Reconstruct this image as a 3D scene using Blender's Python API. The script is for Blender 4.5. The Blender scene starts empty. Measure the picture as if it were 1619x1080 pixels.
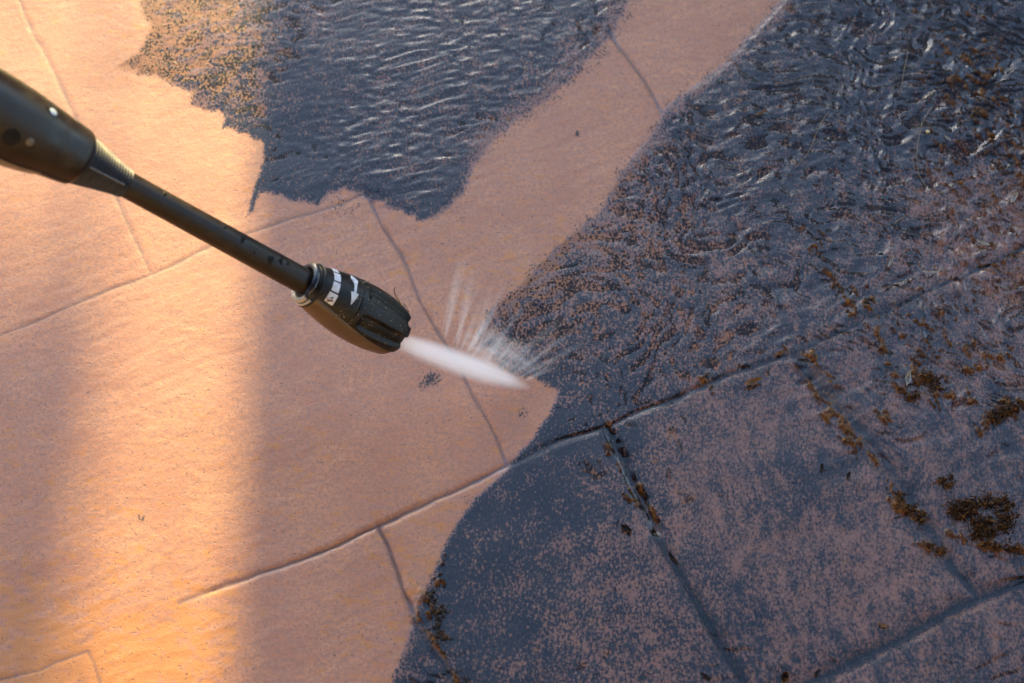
import bpy, bmesh, math, random
import numpy as np
from mathutils import Vector, Matrix

random.seed(7)
SC = bpy.context.scene
COL = SC.collection

# ---------------------------------------------------------------- camera
IW, IH = 1619, 1080
FOCAL, SENSOR, DIST, PITCH = 70.0, 36.0, 1.30, math.radians(60)
FWD = np.array([0, math.cos(PITCH), -math.sin(PITCH)])
UP = np.array([0, math.sin(PITCH), math.cos(PITCH)])
RT = np.array([1.0, 0, 0])
CAM = -FWD * DIST
KPX = SENSOR / FOCAL / IW
cam_d = bpy.data.cameras.new('camera')
cam = bpy.data.objects.new('camera', cam_d)
COL.objects.link(cam)
cam.location = CAM
cam.rotation_euler = (math.pi / 2 - PITCH, 0, 0)
cam_d.lens, cam_d.sensor_width = FOCAL, SENSOR
cam_d.clip_start, cam_d.clip_end = 0.02, 500
cam_d.dof.use_dof = True
cam_d.dof.focus_distance = 1.265
cam_d.dof.aperture_fstop = 7.1
SC.camera = cam

# ---------------------------------------------------------------- sky, sun, exposure
SUN_EL = math.radians(18)
SUN_TRAVEL = Vector((0.0197 * math.cos(SUN_EL), -0.9998 * math.cos(SUN_EL), -math.sin(SUN_EL)))
W = bpy.data.worlds.new('World')
SC.world = W
W.use_nodes = True
nt = W.node_tree
sky = nt.nodes.new('ShaderNodeTexSky')
sky.sky_type = 'NISHITA'
sky.sun_disc = False
sky.sun_elevation = SUN_EL
sky.sun_rotation = 0.0
sky.air_density, sky.dust_density, sky.ozone_density = 1.0, 1.0, 1.6
bg = nt.nodes['Background']
bg.inputs['Strength'].default_value = 0.15
nt.links.new(sky.outputs[0], bg.inputs['Color'])

sd = bpy.data.lights.new('sun', 'SUN')
sd.energy = 3.3
sd.angle = math.radians(0.7)
sd.color = (1.0, 0.76, 0.30)
sun = bpy.data.objects.new('sun', sd)
COL.objects.link(sun)
sun.location = (0, 3, 3)
sun.rotation_euler = SUN_TRAVEL.to_track_quat('-Z', 'Y').to_euler()

SC.view_settings.view_transform = 'Standard'
SC.view_settings.look = 'None'
SC.view_settings.gamma = 1.0
SC.view_settings.exposure = 2.28
SC.render.engine = 'CYCLES'
SC.cycles.use_denoising = True
SC.cycles.max_bounces = 12
SC.cycles.volume_bounces = 8
SC.cycles.transparent_max_bounces = 12
SC.cycles.sample_clamp_indirect = 8.0


# ---------------------------------------------------------------- helpers
def at(x, y, z=0.0):
    """a point of the photograph on the plane at height z"""
    d = FWD + RT * (x - IW / 2) * KPX - UP * (y - IH / 2) * KPX
    return CAM + d * ((z - CAM[2]) / d[2])


def pts(lst):
    return np.array([at(x, y)[:2] for x, y in lst])


def tag(o, label=None, cat=None, group=None, kind=None):
    if label: o['label'] = label
    if cat: o['category'] = cat
    if group: o['group'] = group
    if kind: o['kind'] = kind
    return o


def empty(name, loc=(0, 0, 0)):
    o = bpy.data.objects.new(name, None)
    o.empty_display_size = 0.02
    o.location = loc
    COL.objects.link(o)
    return o


def mesh_obj(name, verts, faces, mat, parent=None, smooth=True):
    me = bpy.data.meshes.new(name)
    me.from_pydata([tuple(map(float, v)) for v in verts], [], [tuple(map(int, f)) for f in faces])
    me.update()
    if smooth:
        me.polygons.foreach_set('use_smooth', np.ones(len(me.polygons), bool))
    o = bpy.data.objects.new(name, me)
    if mat: me.materials.append(mat)
    COL.objects.link(o)
    if parent: o.parent = parent
    return o


def grid_obj(name, X, Y, Z, mat, keep=None, attrs=None):
    """height-field sheet from 2-D arrays"""
    n, m = X.shape
    co = np.stack([X, Y, Z], -1).reshape(-1, 3).astype(np.float32)
    idx = np.arange(n * m).reshape(n, m)
    q = np.stack([idx[:-1, :-1], idx[:-1, 1:], idx[1:, 1:], idx[1:, :-1]], -1).reshape(-1, 4)
    if keep is not None:
        k = keep.reshape(-1)
        q = q[k[q].any(1)]
        used = np.unique(q)
        remap = np.full(n * m, -1, np.int64)
        remap[used] = np.arange(len(used))
        q = remap[q]
        co = co[used]
    else:
        used = None
    me = bpy.data.meshes.new(name)
    me.vertices.add(len(co))
    me.vertices.foreach_set('co', co.ravel())
    me.loops.add(q.size)
    me.loops.foreach_set('vertex_index', q.ravel().astype(np.int32))
    me.polygons.add(len(q))
    me.polygons.foreach_set('loop_start', np.arange(0, q.size, 4, dtype=np.int32))
    me.polygons.foreach_set('use_smooth', np.ones(len(q), bool))
    me.update(calc_edges=True)
    for k, v in (attrs or {}).items():
        a = me.attributes.new(k, 'FLOAT', 'POINT')
        v = v.reshape(-1)
        if used is not None: v = v[used]
        a.data.foreach_set('value', v.astype(np.float32))
    o = bpy.data.objects.new(name, me)
    me.materials.append(mat)
    COL.objects.link(o)
    return o


_rng = np.random.RandomState(11)
_perm = np.concatenate([_rng.permutation(512)] * 3)
_ga = _rng.rand(512) * 2 * np.pi
_gx, _gy = np.cos(_ga), np.sin(_ga)


def perlin(x, y, seed=0):
    xi, yi = np.floor(x).astype(int), np.floor(y).astype(int)
    xf, yf = x - xi, y - yi
    u = xf * xf * xf * (xf * (xf * 6 - 15) + 10)
    v = yf * yf * yf * (yf * (yf * 6 - 15) + 10)

    def g(ix, iy, fx, fy):
        h = _perm[_perm[(ix + seed * 37) & 511] + (iy & 511)] & 511
        return _gx[h] * fx + _gy[h] * fy
    a, b = g(xi, yi, xf, yf), g(xi + 1, yi, xf - 1, yf)
    c, d = g(xi, yi + 1, xf, yf - 1), g(xi + 1, yi + 1, xf - 1, yf - 1)
    return ((a + u * (b - a)) * (1 - v) + (c + u * (d - c)) * v) * 1.5


def fbm(x, y, seed=0, oct=4, gain=0.5):
    s, a, t = 0, 1.0, 0
    for i in range(oct):
        s = s + a * perlin(x * 2 ** i + 13.7 * i, y * 2 ** i - 7.1 * i, seed + i)
        t += a
        a *= gain
    return s / t * 1.5


def sstep(e0, e1, x):
    t = np.clip((x - e0) / (e1 - e0), 0, 1)
    return t * t * (3 - 2 * t)


def seg_dist(X, Y, P):
    best = np.full(X.shape, 9.0)
    for (x0, y0), (x1, y1) in zip(P[:-1], P[1:]):
        dx, dy = x1 - x0, y1 - y0
        t = np.clip(((X - x0) * dx + (Y - y0) * dy) / (dx * dx + dy * dy + 1e-12), 0, 1)
        best = np.minimum(best, np.hypot(X - x0 - t * dx, Y - y0 - t * dy))
    return best


def poly_sdf(X, Y, P):
    """negative inside"""
    d = seg_dist(X, Y, np.vstack([P, P[:1]]))
    ins = np.zeros(X.shape, bool)
    for (x0, y0), (x1, y1) in zip(P, np.vstack([P[1:], P[:1]])):
        c = ((y0 > Y) != (y1 > Y)) & (X < (x1 - x0) * (Y - y0) / (y1 - y0 + 1e-15) + x0)
        ins ^= c
    return np.where(ins, -d, d)


def rbf(X, Y, data, power=3.0):
    """inverse-distance blend of (px, py, value) samples"""
    num = np.zeros(X.shape); den = np.zeros(X.shape)
    for x, y, v in data:
        p = at(x, y)
        w = 1.0 / (((X - p[0]) ** 2 + (Y - p[1]) ** 2) + 2e-4) ** (power / 2)
        num += w * v; den += w
    return num / den


class NT:
    """tiny node-tree writer"""
    def __init__(s, mat):
        s.t = mat.node_tree; s.n = s.t.nodes; s.l = s.t.links

    def new(s, typ, **kw):
        n = s.n.new(typ)
        for k, v in kw.items(): setattr(n, k, v)
        return n

    def put(s, sock, v):
        if isinstance(v, bpy.types.NodeSocket): s.l.new(v, sock)
        elif v is not None: sock.default_value = v

    def math(s, op, a, b=None, c=None, clamp=False):
        n = s.new('ShaderNodeMath', operation=op, use_clamp=clamp)
        for i, v in enumerate((a, b, c)):
            if v is not None: s.put(n.inputs[i], v)
        return n.outputs[0]

    def noise(s, vec, scale, detail=4, rough=0.55, dist=0.0):
        n = s.new('ShaderNodeTexNoise')
        s.put(n.inputs['Vector'], vec)
        n.inputs['Scale'].default_value = scale
        n.inputs['Detail'].default_value = detail
        n.inputs['Roughness'].default_value = rough
        n.inputs['Distortion'].default_value = dist
        return n.outputs[0]

    def ramp(s, v, lo, hi, a=0.0, b=1.0):
        n = s.new('ShaderNodeMapRange', interpolation_type='SMOOTHSTEP')
        for i, q in enumerate((v, lo, hi, a, b)): s.put(n.inputs[i], q)
        return n.outputs[0]

    def mix(s, f, a, b, mode='MIX'):
        n = s.new('ShaderNodeMix', data_type='RGBA', blend_type=mode)
        s.put(n.inputs[0], f)
        s.put(n.inputs[6], a if isinstance(a, bpy.types.NodeSocket) else (*a, 1))
        s.put(n.inputs[7], b if isinstance(b, bpy.types.NodeSocket) else (*b, 1))
        return n.outputs[2]

    def attr(s, name):
        n = s.new('ShaderNodeAttribute', attribute_name=name)
        return n.outputs['Fac']

    def map(s, vec, rot=0.0, scale=(1, 1, 1)):
        n = s.new('ShaderNodeMapping')
        s.put(n.inputs[0], vec)
        n.inputs['Rotation'].default_value = (0, 0, rot)
        n.inputs['Scale'].default_value = scale
        return n.outputs[0]

    def bump(s, h, dist, strength=1.0, normal=None):
        n = s.new('ShaderNodeBump')
        s.put(n.inputs['Strength'], strength)
        n.inputs['Distance'].default_value = dist
        s.put(n.inputs['Height'], h)
        if normal is not None: s.put(n.inputs['Normal'], normal)
        return n.outputs[0]


def new_mat(name):
    m = bpy.data.materials.new(name)
    m.use_nodes = True
    return m, NT(m), m.node_tree.nodes['Principled BSDF']


# ---------------------------------------------------------------- the ground: joints, dirt, height
def axis_steps(lo, hi, h, far, growth=1.03):
    core = list(np.arange(lo, hi, h))
    out, s, x = [], h, core[-1]
    while x < far:
        s *= growth if s < 0.02 else 1.35
        x += s
        out.append(x)
    neg, s, x = [], h, core[0]
    while x > -far:
        s *= growth if s < 0.02 else 1.35
        x -= s
        neg.append(x)
    return np.array(neg[::-1] + core + out)


GX = axis_steps(-0.40, 0.40, 0.0013, 60)
GY = axis_steps(-0.27, 0.33, 0.0013, 60)
X, Y = np.meshgrid(GX, GY)

# wavy copies of the coordinates so that nothing runs dead straight
wx = X + 0.0025 * fbm(X * 18, Y * 18, 3, 3)
wy = Y + 0.0025 * fbm(X * 18, Y * 18, 23, 3)

# joints of the stamped paving (traced, each with half-width in m and depth in m)
JOINTS = [
    ([(-400, 700), (-120, 580), (0, 528), (120, 480), (240, 432), (300, 405), (345, 388), (460, 346), (575, 308)], .0015, .0004),
    ([(285, 957), (360, 925), (440, 897), (600, 832), (700, 783), (800, 735), (880, 703), (960, 675), (1100, 617), (1240, 560), (1450, 468), (1800, 310)], .0017, .0017),
    ([(1150, 1130), (1290, 1068), (1420, 1010), (1480, 978), (1560, 942), (1619, 915), (1800, 830)], .0044, .0034),
    ([(-10, -80), (30, 0), (62, 70), (105, 150), (160, 260), (195, 335), (240, 432)], .0014, .0004),
    ([(580, 306), (640, 420), (690, 520), (740, 610), (770, 665), (803, 735)], .0016, .0012),
    ([(597, 832), (625, 895), (650, 950), (685, 1020), (720, 1085), (770, 1180)], .0018, .0023),
    ([(940, 0), (975, 68), (1035, 160), (1100, 265), (1195, 400), (1235, 470), (1258, 545)], .0018, .0014),
    ([(958, 676), (985, 735), (1020, 800), (1060, 880), (1105, 950), (1165, 1055), (1200, 1110)], .0027, .0042),
    ([(1250, 555), (1290, 600), (1345, 660), (1390, 705), (1430, 765), (1470, 835), (1510, 900), (1555, 943)], .0042, .0030),
    ([(-60, 1090), (60, 1062), (90, 1046), (142, 1028), (152, 1044), (165, 1075)], .0012, .0010),
]
groove = np.zeros(X.shape); jmask = np.zeros(X.shape)
wob = 1 + 0.55 * fbm(X * 60, Y * 60, 5, 3)
for P, hw, dp in JOINTS:
    d = seg_dist(wx, wy, pts(P))
    w = hw * np.clip(wob, .35, 1.7)
    prof = np.exp(-(d / w) ** 2) + 0.12 * np.exp(-(d / (3.2 * w)) ** 2)
    groove = np.maximum(groove, dp * prof)
    jmask = np.maximum(jmask, np.exp(-(d / (w * 0.8)) ** 2))

# outline of the part already washed clean
CLEAN = [(205, -40), (222, 18), (236, 45), (216, 84), (181, 103), (212, 116), (246, 122), (300, 148), (298, 166), (353, 182), (351, 202),
         (384, 212), (416, 226), (411, 270), (397, 308), (389, 344), (400, 336), (412, 303), (440, 309), (470, 319), (507, 323), (520, 305),
         (545, 301), (575, 310), (622, 331), (668, 351), (702, 338), (736, 308), (752, 262), (790, 225), (832, 192), (872, 165), (905, 135),
         (936, 105), (975, 60), (1005, 0), (1020, -40), (1260, -40), (1228, 0), (1190, 42), (1140, 97), (1090, 135), (1052, 165), (1030, 205), (975, 270),
         (945, 325), (872, 385), (812, 450), (768, 490), (748, 545), (800, 590), (846, 601), (882, 618), (866, 655), (840, 692), (796, 745),
         (752, 785), (724, 822), (700, 866), (681, 910), (666, 950), (648, 992), (630, 1040), (612, 1090), (560, 1500), (-1200, 1500), (-1200, -900), (150, -900)]
jag = 0.0020 * fbm(X * 150 - Y * 95, Y * 45 + X * 70, 31, 3) + 0.0014 * fbm(X * 300, Y * 300, 41, 2)
sdf = poly_sdf(X + 0.5 * jag, Y + jag, pts(CLEAN))

DIRT = [(250, 20, .30), (300, 60, .34), (340, 10, .42), (330, 120, .58), (380, 60, .46), (400, 140, .66), (430, 40, .74), (460, 110, .90), (470, 190, .92), (430, 230, .90), (480, 280, .95), (400, 320, .9),
        (540, 250, .88), (560, 120, .86), (520, 30, .66), (600, 60, .80), (640, 160, .74), (650, 230, .70), (620, 300, .80), (690, 320, .82), (720, 240, .78), (700, 120, .78), (760, 60, .80),
        (800, 140, .82), (850, 60, .86), (900, 100, .86), (850, 170, .82), (950, 30, .88), (760, 200, .80), (540, 300, .92), (780, 230, .6),
        (1240, 40, .86), (1170, 110, .84), (1100, 190, .80), (1060, 230, .72), (1020, 300, .68), (980, 330, .58), (930, 390, .50), (880, 430, .50), (830, 480, .52), (790, 520, .50), (770, 560, .48), (1100, 300, .74),
        (1000, 400, .58), (950, 460, .60), (900, 520, .64), (850, 560, .66), (900, 600, .84), (960, 560, .72), (1050, 450, .64), (1100, 520, .64), (1150, 420, .66), (1000, 620, .84), (930, 660, .92),
        (870, 690, .95), (840, 740, .94), (780, 800, .93), (740, 860, .90), (800, 880, .84), (860, 790, .88), (710, 930, .88), (700, 1000, .82), (760, 1040, .78), (800, 1000, .82), (830, 930, .70), (900, 880, .66),
        (900, 820, .74), (950, 750, .80), (1000, 780, .66), (960, 900, .56), (930, 1000, .54), (1000, 1040, .56), (900, 1060, .66), (1030, 900, .54), (1080, 820, .50), (1100, 740, .46), (1060, 680, .60), (1000, 690, .78), (1150, 640, .48),
        (1200, 690, .44), (1180, 760, .46), (1250, 740, .84), (1220, 790, .70), (1270, 790, .72), (1300, 850, .48), (1230, 870, .46), (1350, 900, .46), (1150, 860, .48), (1120, 930, .66), (1190, 960, .70), (1170, 1010, .76), (1270, 950, .52), (1250, 1030, .54),
        (1400, 970, .50), (1330, 800, .56), (1380, 840, .50), (1400, 1050, .68), (1500, 1040, .66), (1580, 1000, .58), (1580, 1050, .62), (1450, 900, .48), (1550, 870, .56), (1600, 750, .66), (1500, 720, .56), (1560, 690, .66), (1500, 640, .60), (1430, 700, .62),
        (1300, 640, .52), (1350, 600, .62), (1420, 560, .66), (1500, 520, .62), (1580, 560, .58), (1200, 540, .66), (1280, 500, .72), (1350, 450, .74), (1300, 400, .74), (1430, 440, .66), (1500, 400, .46), (1580, 420, .42), (1530, 320, .42), (1600, 340, .46),
        (1460, 300, .58), (1380, 340, .70), (1250, 300, .78), (1200, 220, .80), (1330, 220, .82), (1430, 200, .84), (1550, 200, .82), (1600, 80, .88), (1480, 80, .88), (1380, 100, .86), (1320, 30, .84), (1230, 400, .68), (1290, 330, .74)]
cov = np.clip(.52 + (rbf(X, Y, DIRT) - .55) * 1.1, 0.1, .93)
cov = np.minimum(cov + rbf(X, Y, [(1240, 60, .09), (1350, 180, .10), (1450, 150, .10), (1580, 100, .10), (1180, 200, .06), (1300, 300, .07), (830, 740, .05), (780, 850, .05), (950, 650, .05), (600, 150, .05), (800, 120, .06), (470, 250, .05), (300, 60, 0), (1000, 400, 0), (1150, 480, 0), (1200, 700, 0), (1000, 900, 0), (1400, 900, 0), (1550, 400, 0), (1500, 700, .02)]), .97)
soft = rbf(X, Y, [(690, 600, .6), (730, 340, .5), (300, 80, .10), (600, 150, .25), (850, 120, .2), (950, 400, .12), (850, 520, .12), (900, 650, .15), (800, 800, .2), (850, 950, .35), (1000, 1000, .4), (1000, 800, .4), (1150, 750, .8), (1250, 900, .85), (1400, 950, .8), (1550, 1000, .9), (1500, 750, .95), (1300, 650, .9), (1450, 550, .8), (1150, 500, .35), (1250, 350, .45), (1150, 200, .35), (1400, 200, .6), (1550, 200, .6), (1550, 380, .8)])
edge_soft = rbf(X, Y, [(230, 60, 12), (300, 170, 12), (410, 260, 6.), (450, 310, 6), (660, 345, 8), (740, 300, 22), (830, 190, 85), (950, 90, 90), (1180, 60, 50), (1050, 180, 40),
                       (1000, 260, 40), (930, 340, 60), (830, 440, 55), (760, 510, 30), (850, 600, 9), (870, 650, 8), (800, 740, 9), (720, 830, 10), (680, 920, 9), (640, 1010, 22)]) * 0.00044
dirt = cov * sstep(-0.35, 1.0, sdf / edge_soft)
# grime left in the washed part: a smear under the jet and a few crumbs
for x, y, r, v in [(684, 599, 12, .62), (672, 600, 20, .30), (914, 211, 5, .8), (985, 262, 5, .3), (722, 338, 12, .3), (545, 322, 22, .25), (825, 652, 7, .3), (738, 790, 7, .3), (223, 819, 5, .6)]:
    p = at(x, y)
    rr = np.hypot(X - p[0], Y - p[1]) / (r * 0.00044)
    dirt = np.maximum(dirt, v * np.exp(-rr ** 2))
dirt = np.maximum(dirt, 0.93 * jmask * sstep(0, .004, sdf))

# orange tannin stain of the bare paving, bottom left and in spots
ST = [(60, 1000, .75), (250, 1040, .85), (160, 1030, .8), (330, 1000, .55), (30, 930, .5), (100, 960, .3), (140, 775, .30), (60, 860, .22), (230, 920, .25), (200, 700, .08), (300, 800, .05), (500, 900, .22), (550, 1000, .32), (430, 1040, .1), (450, 950, .08),
      (480, 700, .25), (450, 760, .3), (550, 760, .12), (640, 850, .38), (630, 930, .4), (560, 860, .3), (400, 600, .02), (200, 500, .05), (600, 600, .05), (750, 650, .2), (600, 380, .15), (640, 370, .3), (700, 370, .3), (800, 330, .12), (900, 230, .1), (950, 150, .12), (1050, 80, .1), (1150, 20, .1),
      (850, 430, .4), (800, 480, .3), (1100, 40, .05), (100, 100, .15), (250, 90, .3), (50, 250, .1), (300, 220, .1)]
stain = rbf(X, Y, ST)
stain = stain + 0.35 * sstep(.012, .002, np.abs(poly_sdf(X, Y, pts(CLEAN[-18:-6] + [(600, 1000)])))) * 0

# silty humus flecks, and brown painted for ripple facets mirroring no sky
FLECK = [([(1275, 560), (1300, 605), (1330, 660), (1352, 705)], 13, .98), ([(1262, 585), (1290, 625), (1310, 668)], 8, .72), ([(1310, 430), (1340, 480), (1385, 530), (1412, 575), (1415, 612)], 9, .72),
         ([(1415, 610), (1445, 628), (1480, 615)], 11, .6), ([(1450, 590), (1480, 612), (1470, 628)], 17, .85), ([(1480, 630), (1530, 622)], 9, .75), ([(1560, 668), (1592, 648), (1625, 640)], 15, .9), ([(1500, 660), (1560, 630)], 7, .4),
         ([(1440, 500), (1510, 540), (1560, 570)], 26, .42), ([(1350, 470), (1420, 520), (1460, 560)], 30, .44), ([(1535, 585), (1600, 560)], 10, .75), ([(1355, 700), (1372, 720)], 10, .7), ([(1395, 655), (1410, 680)], 12, .6), ([(1270, 360), (1320, 440)], 22, .3),
         ([(1390, 735), (1408, 770), (1420, 785)], 7, .7), ([(1412, 795), (1440, 802), (1458, 815)], 11, .92), ([(1455, 858), (1480, 868), (1494, 876)], 8, .9), ([(1500, 840), (1530, 848), (1560, 860), (1619, 872)], 8, .72),
         ([(960, 705), (985, 750), (1012, 800)], 6, .8), ([(1005, 765), (1030, 812), (1048, 840)], 5, .95), ([(985, 770), (1000, 800)], 5, .6), ([(690, 960), (672, 938), (680, 975)], 12, .72), ([(660, 965), (690, 1020), (722, 1082)], 7, .85), ([(700, 880), (690, 930), (700, 1030)], 12, .36),
         ([(1500, 500), (1540, 470), (1580, 430)], 30, .3), ([(1490, 260), (1540, 330), (1600, 420)], 55, .36), ([(1520, 90), (1570, 180), (1610, 260)], 60, .52), ([(1480, 130), (1500, 60)], 40, .32), ([(1460, 260), (1480, 200)], 25, .3), ([(1230, 540), (1262, 575)], 7, .55), ([(1113, 605), (1130, 620)], 9, .55),
         ([(1395, 440), (1450, 470), (1500, 480)], 20, .34), ([(1430, 20), (1560, 30)], 30, .25)]
FU, FV = wx * .53 - wy * .85, wx * .85 + wy * .53
nf = fbm(FU * 95, FV * 250, 61, 3) * .9 + .25 * fbm(X * 380, Y * 380, 65, 2)
silt_facets = np.zeros(X.shape)
for P, r, v in FLECK:
    d = seg_dist(wx, wy, pts(P)) / (r * 0.00044)
    c = v * np.exp(-(d / 1.25) ** 2)
    silt_facets = np.maximum(silt_facets, sstep(.02, .15, nf + (c - .64) * 1.05) * sstep(.06, .22, c))
silt_facets *= sstep(-.008, .004, sdf)

# height: broad undulation, cleft slate texture, ripples of the stamped skin, grain
flow = fbm(X * 9, Y * 9, 71, 3)
H = 0.0009 * fbm(X * 7, Y * 7, 1, 3)
ca, sa = math.cos(.45), math.sin(.45)
U, V = X * ca + Y * sa, -X * sa + Y * ca
slate = fbm(U * 38 + 1.3 * flow, V * 95 + 1.6 * flow, 81, 4)
H += 0.00006 * slate * (1 + .6 * np.clip(flow * 2, -1, 1))
H += 0.00006 * np.abs(fbm(U * 22, V * 60 + 2 * flow, 91, 3))
arc = fbm(X * 60 + 3 * flow, Y * 170 - X * 50 + 2 * flow, 101, 2)
arcmask = rbf(X, Y, [(540, 370, 1), (520, 430, .6), (580, 350, 1), (640, 360, 1), (400, 400, .2), (200, 560, .8), (230, 600, .9), (100, 700, .1), (300, 700, .1), (560, 920, .9), (500, 850, .5), (450, 760, .6), (650, 700, .1), (700, 660, .0), (850, 250, .6), (950, 160, .6), (1100, 60, .7), (60, 950, .9), (100, 1020, .8), (330, 230, .1), (150, 170, .2)])
H += 0.00015 * arc * arcmask
grain = fbm(X * 420, Y * 420, 111, 3, .6)
H += 0.00007 * grain + 0.00006 * fbm(X * 150, Y * 150, 115, 2)
Hs = 0.0009 * fbm(X * 7, Y * 7, 1, 3)
groove *= (1 + .6 * sstep(0, .01, sdf)) * np.clip(rbf(X, Y, [(270, 960, 0), (300, 950, .2), (350, 930, .45), (430, 900, .7), (520, 865, 1.0), (600, 832, 1.1), (0, 528, .7), (240, 432, .8), (400, 370, .6), (700, 500, 1), (800, 735, .8), (700, 783, .7), (960, 675, 1.1), (1250, 560, 1), (1400, 1000, 1), (650, 950, 1.1), (1020, 800, 1.1)]), 0, 1.2)
H -= groove
H += 0.0024 * silt_facets * (1 + .4 * grain)

# pools and running film on the unwashed part (metres above the smoothed paving)
FILM = [(480, 150, .30), (480, 280, .25), (560, 100, .55), (600, 250, .5), (700, 100, .55), (700, 300, .35), (850, 60, .5), (850, 150, .4), (950, 40, .35), (430, 80, -.1), (380, 100, -.6), (250, 40, -1.2),
        (1150, 120, .4), (1250, 60, .55), (1350, 150, .55), (1200, 250, .35), (1050, 260, -.05), (950, 400, -.6), (850, 500, -.7), (1050, 450, -.25), (1150, 400, .05), (1150, 520, -.1), (1000, 560, -.35), (1230, 480, .2), (900, 640, -.1), (850, 720, .05), (780, 820, 0),
        (1300, 330, .4), (1400, 250, .55), (1500, 100, .7), (1600, 150, .7), (1500, 350, .55), (1600, 380, .6), (1400, 420, .6), (1330, 480, .6), (1300, 560, .6), (1420, 620, .55), (1550, 560, .6), (1330, 680, .45), (1400, 720, .5), (1550, 720, .4), (1200, 620, .2), (1100, 700, .1), (1050, 720, .0),
        (1250, 740, .55), (1250, 800, .3), (1150, 800, .05), (1040, 860, .5), (1090, 900, .5), (1120, 960, .45), (1000, 800, -.1), (900, 800, -.1), (950, 950, -.2), (850, 950, -.15), (750, 950, -.1), (1250, 900, .0), (1350, 850, .1), (1320, 950, .0), (1450, 860, .3), (1500, 820, .35), (1600, 850, .3), (1500, 960, .35), (1580, 1000, .15),
        (985, 740, -.8), (1005, 775, -.8), (1030, 815, -.6), (950, 682, -.3), (1400, 1030, .25), (1200, 1060, .35), (1300, 1060, .3), (900, 1050, -.2), (1050, 1000, .1), (680, 1020, .2), (700, 1060, .25), (400, 250, -.6), (820, 200, .0), (980, 300, -.3)]
film = rbf(X, Y, FILM, 3.5) * 0.001
film = np.where(film > 0, film * .75 + 1.4 * np.maximum(film - .0003, 0), film * .25) + .00006
film = np.where(sdf > .006, film, np.minimum(film, .00008))
film = film - .0007 * sstep(.0015, -.0055, sdf - .14 * edge_soft)
wet = sstep(-.0012, .0025, sdf - .14 * edge_soft)

ground_m, N, B = new_mat('washed stamped paving')
geo = N.new('ShaderNodeTexCoord').outputs['Object']
a_dirt, a_stain, a_silt_facets, a_joint, a_wet, a_soft = (N.attr(k) for k in ('dirt', 'stain', 'silt', 'joint', 'wet', 'soft'))
# speckle field
n1 = N.noise(geo, 520, 5, .66)
n2 = N.noise(N.map(geo, -.9, (1, .55, 1)), 760, 3, .6)
n3 = N.noise(N.map(geo, .25, (1, .5, 1)), 600, 3, .6)
v = N.math('ADD', N.math('MULTIPLY', n1, .45), N.math('ADD', N.math('MULTIPLY', n2, .3), N.math('MULTIPLY', n3, .25)))
big = N.noise(geo, 60, 5, .65)
v = N.math('ADD', v, N.math('MULTIPLY', N.math('SUBTRACT', big, .5), .26))
wv = N.new('ShaderNodeTexNoise'); N.put(wv.inputs['Vector'], geo); wv.inputs['Scale'].default_value = 7; wv.inputs['Detail'].default_value = 2
wvs = N.new('ShaderNodeVectorMath', operation='SCALE'); N.put(wvs.inputs[0], wv.outputs['Color']); wvs.inputs['Scale'].default_value = .12
wadd = N.new('ShaderNodeVectorMath', operation='ADD'); N.put(wadd.inputs[0], geo); N.put(wadd.inputs[1], wvs.outputs[0])
n4 = N.noise(N.map(wadd.outputs[0], .75, (1, .32, 1)), 130, 5, .68)
v = N.math('ADD', v, N.math('MULTIPLY', N.math('MULTIPLY', N.math('SUBTRACT', n4, .5), .55), N.math('MULTIPLY_ADD', a_soft, .8, .1)))
thr = N.math('MULTIPLY_ADD', N.math('SUBTRACT', a_dirt, .5), N.math('MULTIPLY_ADD', a_soft, .20, .110), .5)
sw = N.math('MULTIPLY_ADD', a_soft, .11, .022)
dm = N.ramp(N.math('SUBTRACT', thr, v), N.math('MULTIPLY', sw, -1.0), sw)
dm = N.math('MULTIPLY', dm, N.ramp(a_dirt, .01, .12))
# bare paving colours
c1 = N.noise(geo, 22, 6, .66)
c2 = N.noise(geo, 380, 4, .75)
c3 = N.noise(N.map(geo, .45, (1, 2.4, 1)), 90, 4, .6)
bare = N.mix(N.ramp(c1, .40, .60), (.430, .178, .096), (.500, .226, .116))
bare = N.mix(N.ramp(c3, .40, .66, 0, .75), bare, (.39, .19, .125))
bare = N.mix(N.ramp(c2, .36, .60, .8, 0), bare, (.30, .150, .105))
stn = N.ramp(N.math('ADD', N.math('MULTIPLY', N.noise(N.map(geo, .45, (1, 1.9, 1)), 75, 6, .68), .8), N.math('MULTIPLY', a_stain, .30)), .50, .60)
bare = N.mix(N.math('MULTIPLY', stn, .8), bare, (.46, .185, .05))
pep = N.ramp(N.noise(geo, 560, 2, .5), .37, .29)
bare = N.mix(N.math('MULTIPLY', pep, .7), bare, (.12, .07, .06))
bare = N.mix(N.math('MULTIPLY', N.ramp(a_joint, .2, .85), .72), bare, (.17, .10, .085))
# soaked paving showing between the grime is darker and duller
soak = N.mix(N.math('MULTIPLY', a_wet, .55), bare, (.16, .085, .06))
grime = N.mix(N.ramp(N.noise(geo, 25, 3), .4, .65), (.004, .0058, .0115), (.012, .0125, .016))
base = N.mix(dm, soak, grime)
fleck_col = N.mix(N.ramp(N.noise(geo, 500, 4, .7), .35, .65), (.022, .009, .003), (.20, .078, .016))
base = N.mix(a_silt_facets, base, fleck_col)
N.put(B.inputs['Base Color'], base)
dry_r = N.ramp(n1, .3, .7, .42, .62)
wet_r = N.ramp(n2, .3, .7, .22, .40)
rough = N.new('ShaderNodeMix', data_type='FLOAT')
N.put(rough.inputs[0], a_wet); N.put(rough.inputs[2], dry_r); N.put(rough.inputs[3], wet_r)
N.put(B.inputs['Roughness'], rough.outputs[0])
N.put(B.inputs['Specular IOR Level'], N.math('MULTIPLY_ADD', a_wet, -.34, .5))
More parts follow.
